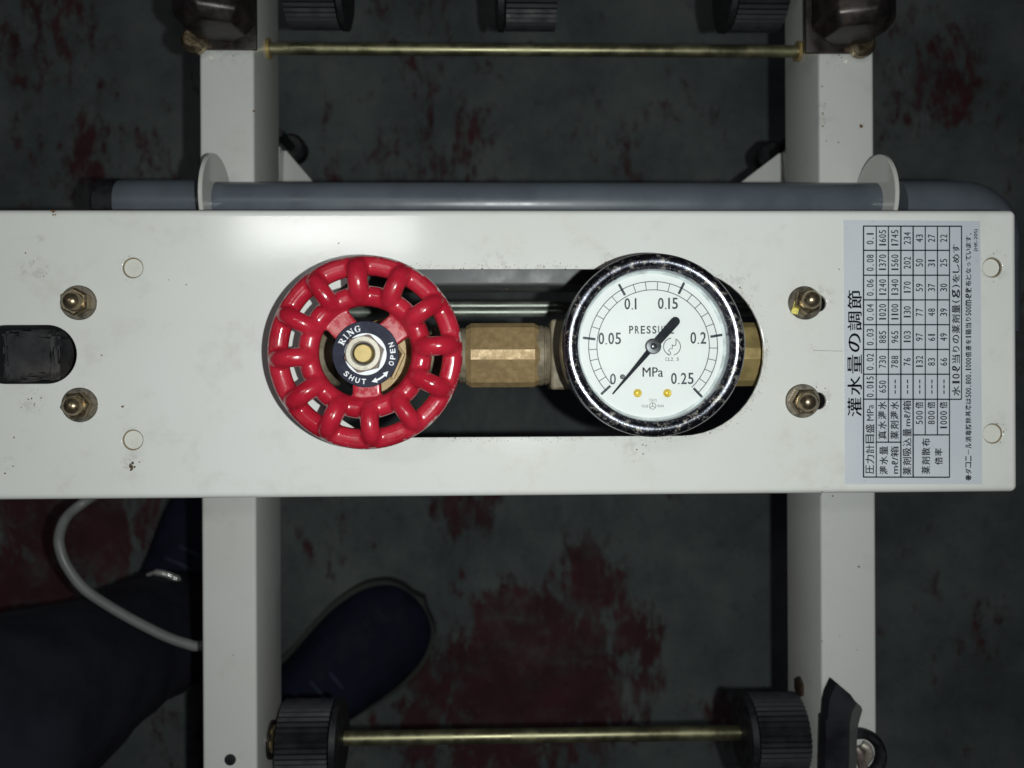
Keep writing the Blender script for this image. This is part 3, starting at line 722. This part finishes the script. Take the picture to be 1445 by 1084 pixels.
# serifed capitals R I N G, drawn as strokes in a unit box
def serif(bm, ch, c, rot, w_, h_):
    T_, t_ = .26, .09
    S = {'I': [((.5, 0), (.5, 1), T_), ((.2, .04), (.8, .04), t_), ((.2, .96), (.8, .96), t_)],
         'R': [((.27, 0), (.27, 1), T_), ((0, .04), (.52, .04), t_), ((0, .96), (.6, .96), t_), ((.6, .96), (.80, .86), .14), ((.82, .9), (.82, .6), .22), ((.8, .62), (.55, .5), .14), ((.3, .5), (.62, .5), t_), ((.52, .5), (.88, .03), .24), ((.75, .04), (1.04, .04), t_)],
         'N': [((.18, 0), (.18, 1), .10), ((0, .04), (.38, .04), t_), ((-.04, .96), (.25, .96), t_), ((.16, .98), (.84, .05), .26), ((.84, 0), (.84, 1), .10), ((.66, .96), (1.03, .96), t_)],
         'G': [((.14, .3), (.14, .7), .26), ((.14, .68), (.32, .93), .18), ((.3, .95), (.68, .95), t_), ((.66, .95), (.85, .78), .12), ((.87, 1), (.87, .66), .08), ((.14, .32), (.32, .07), .18), ((.3, .05), (.68, .05), t_), ((.66, .05), (.84, .14), .14), ((.80, .08), (.80, .44), .22), ((.58, .43), (1.02, .43), t_)]}[ch]
    ca, sa = math.cos(R(rot)), math.sin(R(rot))
    def tr(p, k): x = (p[0]-.5)*w_; y = (p[1]-.5)*h_; return V(c.x+x*ca-y*sa, c.y+x*sa+y*ca, c.z+k)
    for k, (p, q_, t) in enumerate(S): line(bm, tr(p, k*.002), tr(q_, k*.002), t*w_)
for i, (ch, wd) in enumerate(zip('RING', (1.85, 1.2, 1.9, 1.8))):
    a = (152, 138, 124, 107.5)[i]
    serif(b, ch, V(pz.x+8.3*math.cos(R(a)), pz.y+8.3*math.sin(R(a)), pz.z), a-90, wd, 1.95)
a0, a1 = -78, -37
pline(b, arc(pz, 8.9, a0+9, a1-9, 14), .55)
for a, s in ((a0, 1), (a1, -1)):
    tip = V(pz.x+8.9*math.cos(R(a)), pz.y+8.9*math.sin(R(a)), pz.z+.002)
    for rr in (1,):
        p1 = V(pz.x+9.75*math.cos(R(a+s*11)), pz.y+9.75*math.sin(R(a+s*11)), pz.z+.002); p2 = V(pz.x+8.05*math.cos(R(a+s*11)), pz.y+8.05*math.sin(R(a+s*11)), pz.z+.002)
        b.faces.new([b.verts.new(p) for p in (tip, p1, p2)])
mesh('disc_print', b, M_whiteink, DISC, 0, recalc=False)
# hexagon nut, ring shaped
b = BM(); r = 6.15; rings = []
for rad_, z, hx in ((6.15, 36.2, 1), (6.15, 40.2, 1), (5.25, 41.0, 0), (3.9, 41.0, 0), (3.45, 40.5, 0), (3.45, 36.3, 0)):
    ring = []
    for i in range(48):
        a = 2*math.pi*i/48; k = 1
        if hx: k = math.cos(R(30))/math.cos(((a) % R(60))-R(30))
        ring.append(b.verts.new(V(sc_c.x+rad_*k*math.cos(a+R(14)), sc_c.y+rad_*k*math.sin(a+R(14)), z)))
    rings.append(ring)
for A, B in zip(rings, rings[1:]):
    for i in range(48): b.faces.new((A[i], A[(i+1) % 48], B[(i+1) % 48], B[i]))
mesh('wheel_nut', b, M_steel, VA, 25)

# ------------------------------------------------------------ pressure gauge
gb = P(923.5, 487, 36)
G = thing('pressure_gauge', 'round white dial pressure gauge with chrome rim beside the red wheel', 'gauge', (gb.x, gb.y, 8))
gx, gy = gb.x, gb.y; gc = V(gx, gy, 0)
RO = 131*SC(36)
b = BM(); lathe(b, gc, [(13, 6), (RO-3, 7), (RO-1.6, 8), (RO-1.2, 10), (RO-1.2, 31), (RO-3.0, 31.2), (RO-3.5, 29.2)], 96); mesh('case', b, simple('black_gauge_case', (.02, .022, .028), .3, .3, .3, 100, .1), G)
b = BM(); lathe(b, gc, [(7, -13), (7, 6.2)], 32); mesh('socket', b, M_castbrass, G)
m = N('worn_chrome')
pit = m.noise(420, 6, .8); X_ = m.xyz()
ps = m.ramp(pit, .53, .62)
m.bump(m.math('ADD', m.math('MULTIPLY', m.noise(1300, 4, .8), .8), m.math('MULTIPLY', pit, 1.6)), .18, .00026)
base = m.mix(ps, c3(.20, .21, .245), c3(.36, .33, .28))
M_chrome = m.set(color=base, metal=m.ramp(ps, 0, 1, 1, .55), rough=m.math('ADD', m.ramp(ps, 0, 1, .20, .42), m.ramp(m.noise(240, 3), .4, .7, 0, .12)))
b = BM(); pr = [(RO-1.4, 28.5), (RO-.2, 29), (RO, 30), (RO, 33.5)] + [(RO-2.6+2.6*math.cos(R(a)), 34.6+2.9*math.sin(R(a))) for a in range(0, 181, 12)] + [(RO-5.3, 33.4), (RO-5.2, 31.6)]
lathe(b, gc, pr, 128, caps=False)
mesh('bezel', b, M_chrome, G, 60)
ZD = 31.0
m = N('dial_white'); cc = m.mix(m.ramp(m.noise(30, 3), .3, .7), c3(.745, .735, .735), c3(.79, .78, .775))
cc = m.mix(m.math('MULTIPLY', m.ramp(m.noise(190, 7, .8, stretch=(1, 1, 1)), .60, .70), .22), cc, c3(.42, .44, .44))
M_dial = m.set(color=cc, rough=.5)
b = BM(); lathe(b, gc, [(RO-3.6, ZD-.8), (RO-3.6, ZD)], 96); DIAL = mesh('dial', b, M_dial, G)
# white retaining ring between dial and bezel
b = BM(); lathe(b, gc, [(RO-6.0, ZD+.02), (RO-5.3, ZD+.8), (RO-5.15, ZD+2.2), (RO-4.2, ZD+2.2), (RO-4.2, ZD+.02)], 96, caps=False); mesh('retaining_ring', b, simple('white_ring', (.62, .66, .66), .35), G)
zc_ = ZD+.06
def gp(cx, cy, z=zc_): return P(780+cx/3.7375, 340+cy/3.7375, z)
k = SC(ZD)/3.7375
C0 = gp(530, 556)
b = BM()
pline(b, arc(C0, 343*k, -47, 222, 120), .25); pline(b, arc(C0, 299*k, -47, 222, 120), .25)
majors = [222.3, 172.9, 118.8, 63.7, 9.2, -46.2]
for a in majors:
    d = V(math.cos(R(a)), math.sin(R(a)), 0); line(b, C0+d*309*k, C0+d*376*k, .80)
for A, B in zip(majors, majors[1:]):
    for i in range(1, 5):
        a = A+(B-A)*i/5; d = V(math.cos(R(a)), math.sin(R(a)), 0); line(b, C0+d*299*k, C0+d*343*k, .23)
mesh('scale_marks', b, M_ink, DIAL, 0, recalc=False)
b = BM()
def gnum(s, cx, cy, h, w_, off=.008):
    """narrow dial numerals, each glyph fitted on its own"""
    adv = {'.': .42, '1': .62}; tot = sum(adv.get(ch, 1) for ch in s); u = w_/tot; x = cx-w_/2
    for ch in s:
        a = adv.get(ch, 1)*u
        if ch == '.': put(b, '.', gp(x+a/2, cy+h*.45), 7.5*k, 7.5*k, 0, 0)
        elif ch == '1': put(b, '1', gp(x+a/2-2, cy), a*.36*k, h*k, 0, off)
        else: put(b, ch, gp(x+a/2, cy), a*.80*k, h*k, 0, off)
        x += a
gnum('0.1', 412, 332, 60, 76); gnum('0.15', 607, 330, 60, 112); gnum('0.05', 300, 515, 62, 126); gnum('0.2', 767, 512, 62, 90); gnum('0', 317, 729, 58, 38); gnum('0.25', 683, 726, 60, 126)
g_ = bmesh.ops.duplicate(b, geom=b.verts[:]+b.edges[:]+b.faces[:])
for v in [e for e in g_['geom'] if isinstance(e, bmesh.types.BMVert)]: v.co += V(.07, .02, .002)
mesh('numerals', b, M_ink, DIAL, 0, recalc=False)
b = BM()
def gtxt(s, cx, cy, w_, h, off=0): put(b, s, gp(cx, cy), w_*k, h*k, 0, off)
def gsp(s, cx, cy, w_, h, off=0):
    n = len(s); st = w_/n
    for i, ch in enumerate(s):
        if ch in ' .': 
            if ch == '.': put(b, '.', gp(cx-w_/2+st*(i+.5), cy+h*.42), 3*k, 3*k)
            continue
        put(b, ch, gp(cx-w_/2+st*(i+.5), cy), st*(.74 if ch != 'I' else .14)*k, h*k, 0, off)
gsp('PRESSURE', 521, 469, 244, 42, .02); gtxt('MPa', 527, 692, 108, 50, -.004); gtxt('MPa', 528.6, 692.4, 108, 50, -.004)
gsp('CL', 607, 624, 32, 18, .005); gsp('2.5', 644, 624, 46, 18, .005)
gsp('TOKYO', 528, 841, 42, 15, .0); gsp('TRADE', 485, 872, 38, 14, .0); gsp('MARK', 570, 871, 38, 14, .0)
c = gp(527, 871); pline(b, arc(c, 17*k, 0, 360, 28), .15)
for a in (90, 210, 330): line(b, c, V(c.x+17*k*math.cos(R(a)), c.y+17*k*math.sin(R(a)), c.z), .16)
# round mark with a zigzag break
c = gp(629, 558); pline(b, arc(c, 45*k, 95, 248, 22), .24); pline(b, arc(c, 45*k, -78, 62, 22), .24)
zg = [(650, 516), (650, 545), (645, 553), (632, 553), (630, 546), (630, 572), (618, 568), (611, 578), (620, 588), (622, 597), (614, 604), (603, 596)]
pline(b, [gp(x+0, y) for x, y in zg], .24)
s = 'YAMAMOTO KEIKI INSTRUMENTS'; n = len(s)
for i, ch in enumerate(s):
    if ch == ' ': continue
    a = -116 + 53*(i/(n-1)); put(b, ch, V(gc.x+419*k*math.cos(R(a)), gc.y+419*k*math.sin(R(a)), zc_), (9 if ch != 'I' else 2)*k, 13*k, a+90, -.02)
mesh('dial_lettering', b, simple('grey_dial_ink', (.03, .034, .04), .5, 0, .1, 100, 0), DIAL, 0, recalc=False)
for cx, cy in ((447, 803), (604, 803)):
    p = gp(cx, cy, ZD)
    b = BM(); lathe(b, p, [(22*k, 0), (22*k, .25), (17*k, .42), (12*k, .30), (6*k, .50), (.5*k, .55)], 28); mesh('screw', b, M_gold, DIAL)
p = gp(367, 717, ZD); b = BM(); lathe(b, p, [(13*k, 0), (13*k, 1.0), (9*k, 1.4)], 20); mesh('stop_pin', b, simple('dull_pin', (.10, .10, .10), .5, .3), DIAL)
# pointer
b = BM(); zp = ZD+1.5
tipp, tail, hub = gp(316, 808, zp), gp(646, 425, zp), gp(530, 556, zp)
d = (tail-tipp); d.z = 0; d.normalize(); n_ = V(-d.y, d.x, 0)
w1, w2 = 14*k, 24*k
pts = [tipp-n_*3.2*k, hub-n_*15*k, hub+d*20*k-n_*22*k, tail-n_*w2] + [tail + (d*math.sin(R(a)) - n_*math.cos(R(a)))*w2 for a in range(20, 170, 20)] + [tail+n_*w2, hub+d*20*k+n_*22*k, hub+n_*15*k, tipp+n_*3.2*k]
prism(b, [(p.x, p.y) for p in pts], zp, zp+.35)
PT = mesh('pointer', b, simple('pointer_black', (.010, .012, .018), .7, 0, .2, 200, .1, .25), G, 20)
hp_ = gp(531, 556, zp+1); hp_.z = 0
b = BM(); lathe(b, hp_, [(39*k, zp+.36), (41*k, zp+.5), (41*k, zp+1.1), (36*k, zp+1.35), (18*k, zp+1.4), (12*k, zp+1.7), (3*k, zp+1.75)], 36); mesh('pointer_hub', b, simple('hub_metal', (.15, .15, .16), .3, .85), PT)
# glass
m = N('gauge_glass'); gl = m.n('ShaderNodeBsdfGlossy'); gl.inputs['Roughness'].default_value = .05
tr = m.n('ShaderNodeBsdfTransparent'); tr.inputs[0].default_value = (.97, .985, .98, 1); fr = m.n('ShaderNodeFresnel'); fr.inputs[0].default_value = 1.45
mx = m.n('ShaderNodeMixShader'); m.l(fr.outputs[0], mx.inputs[0]); m.l(tr.outputs[0], mx.inputs[1]); m.l(gl.outputs[0], mx.inputs[2]); m.l(mx.outputs[0], m.t.nodes['Material Output'].inputs[0])
b = BM(); lathe(b, gc, [(RO-5.0, 34.4), (RO-5.0, 35.4), ], 96); mesh('glass', b, m.m, G, 30)

# ------------------------------------------------------------ loose hose at lower left
hp = [(150, 690, -330), (120, 708, -320), (94, 730, -300), (84, 755, -290), (85, 775, -280), (95, 800, -270), (120, 832, -258), (163, 861, -250), (203, 883, -250), (236, 899, -256), (262, 908, -262), (285, 911, -270), (330, 890, -300), (385, 800, -340), (412, 735, -370), (405, 700, -380), (380, 660, -390)]
hp = [(x, y, -150-(i == 0)*20 - max(0, i-12)*25) for i, (x, y, z) in enumerate(hp)]
b = BM(); tube(b, smoothpath([P(*p) for p in hp[:-4]], 8), 2.7, 14)
o = mesh('grey_hose', b, M_cord); o['label'] = 'thin grey hose looping over the trouser leg at the lower left'; o['category'] = 'hose'

# ------------------------------------------------------------ person standing at the lower left
M_trou = simple('navy_trousers', (.013, .013, .026), .9, 0, .25, 25, .3)
PE = thing('person', 'person in dark navy trousers and navy shoes standing at the lower left', 'person', tuple(P(230, 1000, -ZP)))
an1, an2 = P(262, 868, -390), P(375, 1105, -390)
def rel(p, dx, dy, z): return V(p.x+dx, p.y+dy, z)
me = bpy.data.meshes.new('tr')
kn1 = rel(an1, -4, 18, -60); kn2 = rel(an2, -15, -20, -60)
hip = (kn1+kn2)/2 + V(-90, -160, 380)
vs = [hip, hip+V(-70, 60, -20), kn1+V(-25, 0, 90), kn1, kn1.lerp(an1, .5), an1, hip+V(80, -40, -20), kn2+V(0, -40, 90), kn2, kn2.lerp(an2, .5), an2, hip+V(-40, -40, 120)]
es = [(0, 1), (1, 2), (2, 3), (3, 4), (4, 5), (0, 6), (6, 7), (7, 8), (8, 9), (9, 10), (0, 11)]
rad = [110, 95, 66, 60, 52, 49, 95, 66, 60, 52, 49, 120]
me.from_pydata([(v)*.001 for v in vs], es, [])
o = bpy.data.objects.new('tr', me); COL.objects.link(o); o.modifiers.new('s', 'SKIN'); o.modifiers.new('u', 'SUBSURF').levels = 2
for i, sv in enumerate(me.skin_vertices[0].data): sv.radius = (rad[i]*.001, rad[i]*.001); sv.use_root = (i == 0)
tx = bpy.data.textures.new('folds', 'CLOUDS'); tx.noise_scale = .08; dm = o.modifiers.new('d', 'DISPLACE'); dm.texture = tx; dm.strength = .016
bpy.context.view_layer.update()
me2 = bpy.data.meshes.new_from_object(o.evaluated_get(bpy.context.evaluated_depsgraph_get())); bpy.data.objects.remove(o)
b = BM(); b.from_mesh(me2)
for v in b.verts: v.co *= 1000
mesh('trousers', b, M_trou, PE, 80)
M_shoe = simple('navy_shoe', (.010, .012, .028), .8, 0, .3, 60, .4, .25)
M_sole = simple('shoe_sole', (.045, .05, .043), .7, 0, .2, 80, .3)
def shoe(heel, toe, W):
    heel = V(heel.x, heel.y, 0); toe = V(toe.x, toe.y, 0)
    d = toe-heel; L = d.length; d.normalize(); n = V(-d.y, d.x, 0)
    prof = [(0, .30, 70), (.05, .40, 78), (.15, .46, 82), (.3, .44, 88), (.45, .46, 78), (.58, .52, 62), (.7, .56, 52), (.8, .55, 45), (.88, .50, 40), (.95, .38, 33), (.985, .24, 26), (1.0, .08, 20)]
    prof = [tuple(v) for v in smoothpath([V(*p_) for p_ in prof], 3)]
    def shell(z0, f, grow):
        b = BM(); rings = []
        for t, hw, h in prof:
            c = heel + d*(t*L) + V(0, 0, 0)
            ww = hw*W + grow
            ring = []
            for i in range(17):
                a = math.pi*i/16
                if f is None: zz = h
                ring.append(b.verts.new(V(0, 0, 0) + c + n*(ww*math.copysign(abs(math.cos(a))**.8, math.cos(a))) + V(0, 0, -ZP + (z0 + (h-z0)*abs(math.sin(a))**.75 if f is None else (f[0] if i in (0, 16) else f[1])))))
            rings.append(ring)
        for A, B in zip(rings, rings[1:]):
            for i in range(16): b.faces.new((A[i], B[i], B[i+1], A[i+1]))
            b.faces.new((A[0], A[16], B[16], B[0]))
        b.faces.new(rings[0]); b.faces.new(rings[-1][::-1])
        return b
    s = mesh('shoe', shell(14, None, 0), M_shoe, PE, 60)
    b = BM(); rim = []
    out = [(heel + d*(t*L) + n*(hw*W+4)) for t, hw, h in prof] + [toe+d*5] + [(heel + d*(t*L) - n*(hw*W+4)) for t, hw, h in prof[::-1]] + [heel-d*5]
    prism(b, [(p.x, p.y) for p in out], -ZP+.5, -ZP+18)
    mesh('sole', b, M_sole, s, 30)
    b = BM()
    for i, t in enumerate((.42, .48, .54, .60)):
        c = heel+d*(t*L); h = 86-(t-.42)*150
        tube(b, smoothpath([c+n*16+V(0, 0, -ZP+h-6), c+d*3+V(0, 0, -ZP+h+1), c-n*16+V(0, 0, -ZP+h-6)]), 2, 8)
    mesh('laces', b, simple('lace_navy', (.03, .035, .07), .8), s, 60)
    return s
s2 = shoe(P(330, 1062, -ZP), P(594, 843, -ZP), 80)
s1 = shoe(P(232, 905, -ZP), P(345, 668, -ZP), 80)
b = BM(); zr = -322
tube(b, smoothpath([P(208, 812, zr), P(220, 808, zr+2), P(236, 811, zr+2), P(247, 816, zr), P(251, 821, zr-2)], 6), [1.2]*6+[2.2]*12+[3.0]*6+[2.0], 12)
mesh('reflective_piping', b, simple('shiny_piping', (.9, .9, .85), .22, .6, .05), PE, 60)
b = BM(); c = P(-28, 1075, -110)
bmesh.ops.create_icosphere(b, subdivisions=4, radius=1)
for v in b.verts: v.co = V(c.x+v.co.x*33, c.y+v.co.y*42, -110+v.co.z*60) + V(3*math.sin(v.co.y*9), 2*math.sin(v.co.x*11), 0)
mesh('jacket_hem', b, simple('slate_jacket', (.040, .050, .065), .9, 0, .25, 30, .3), PE, 80)
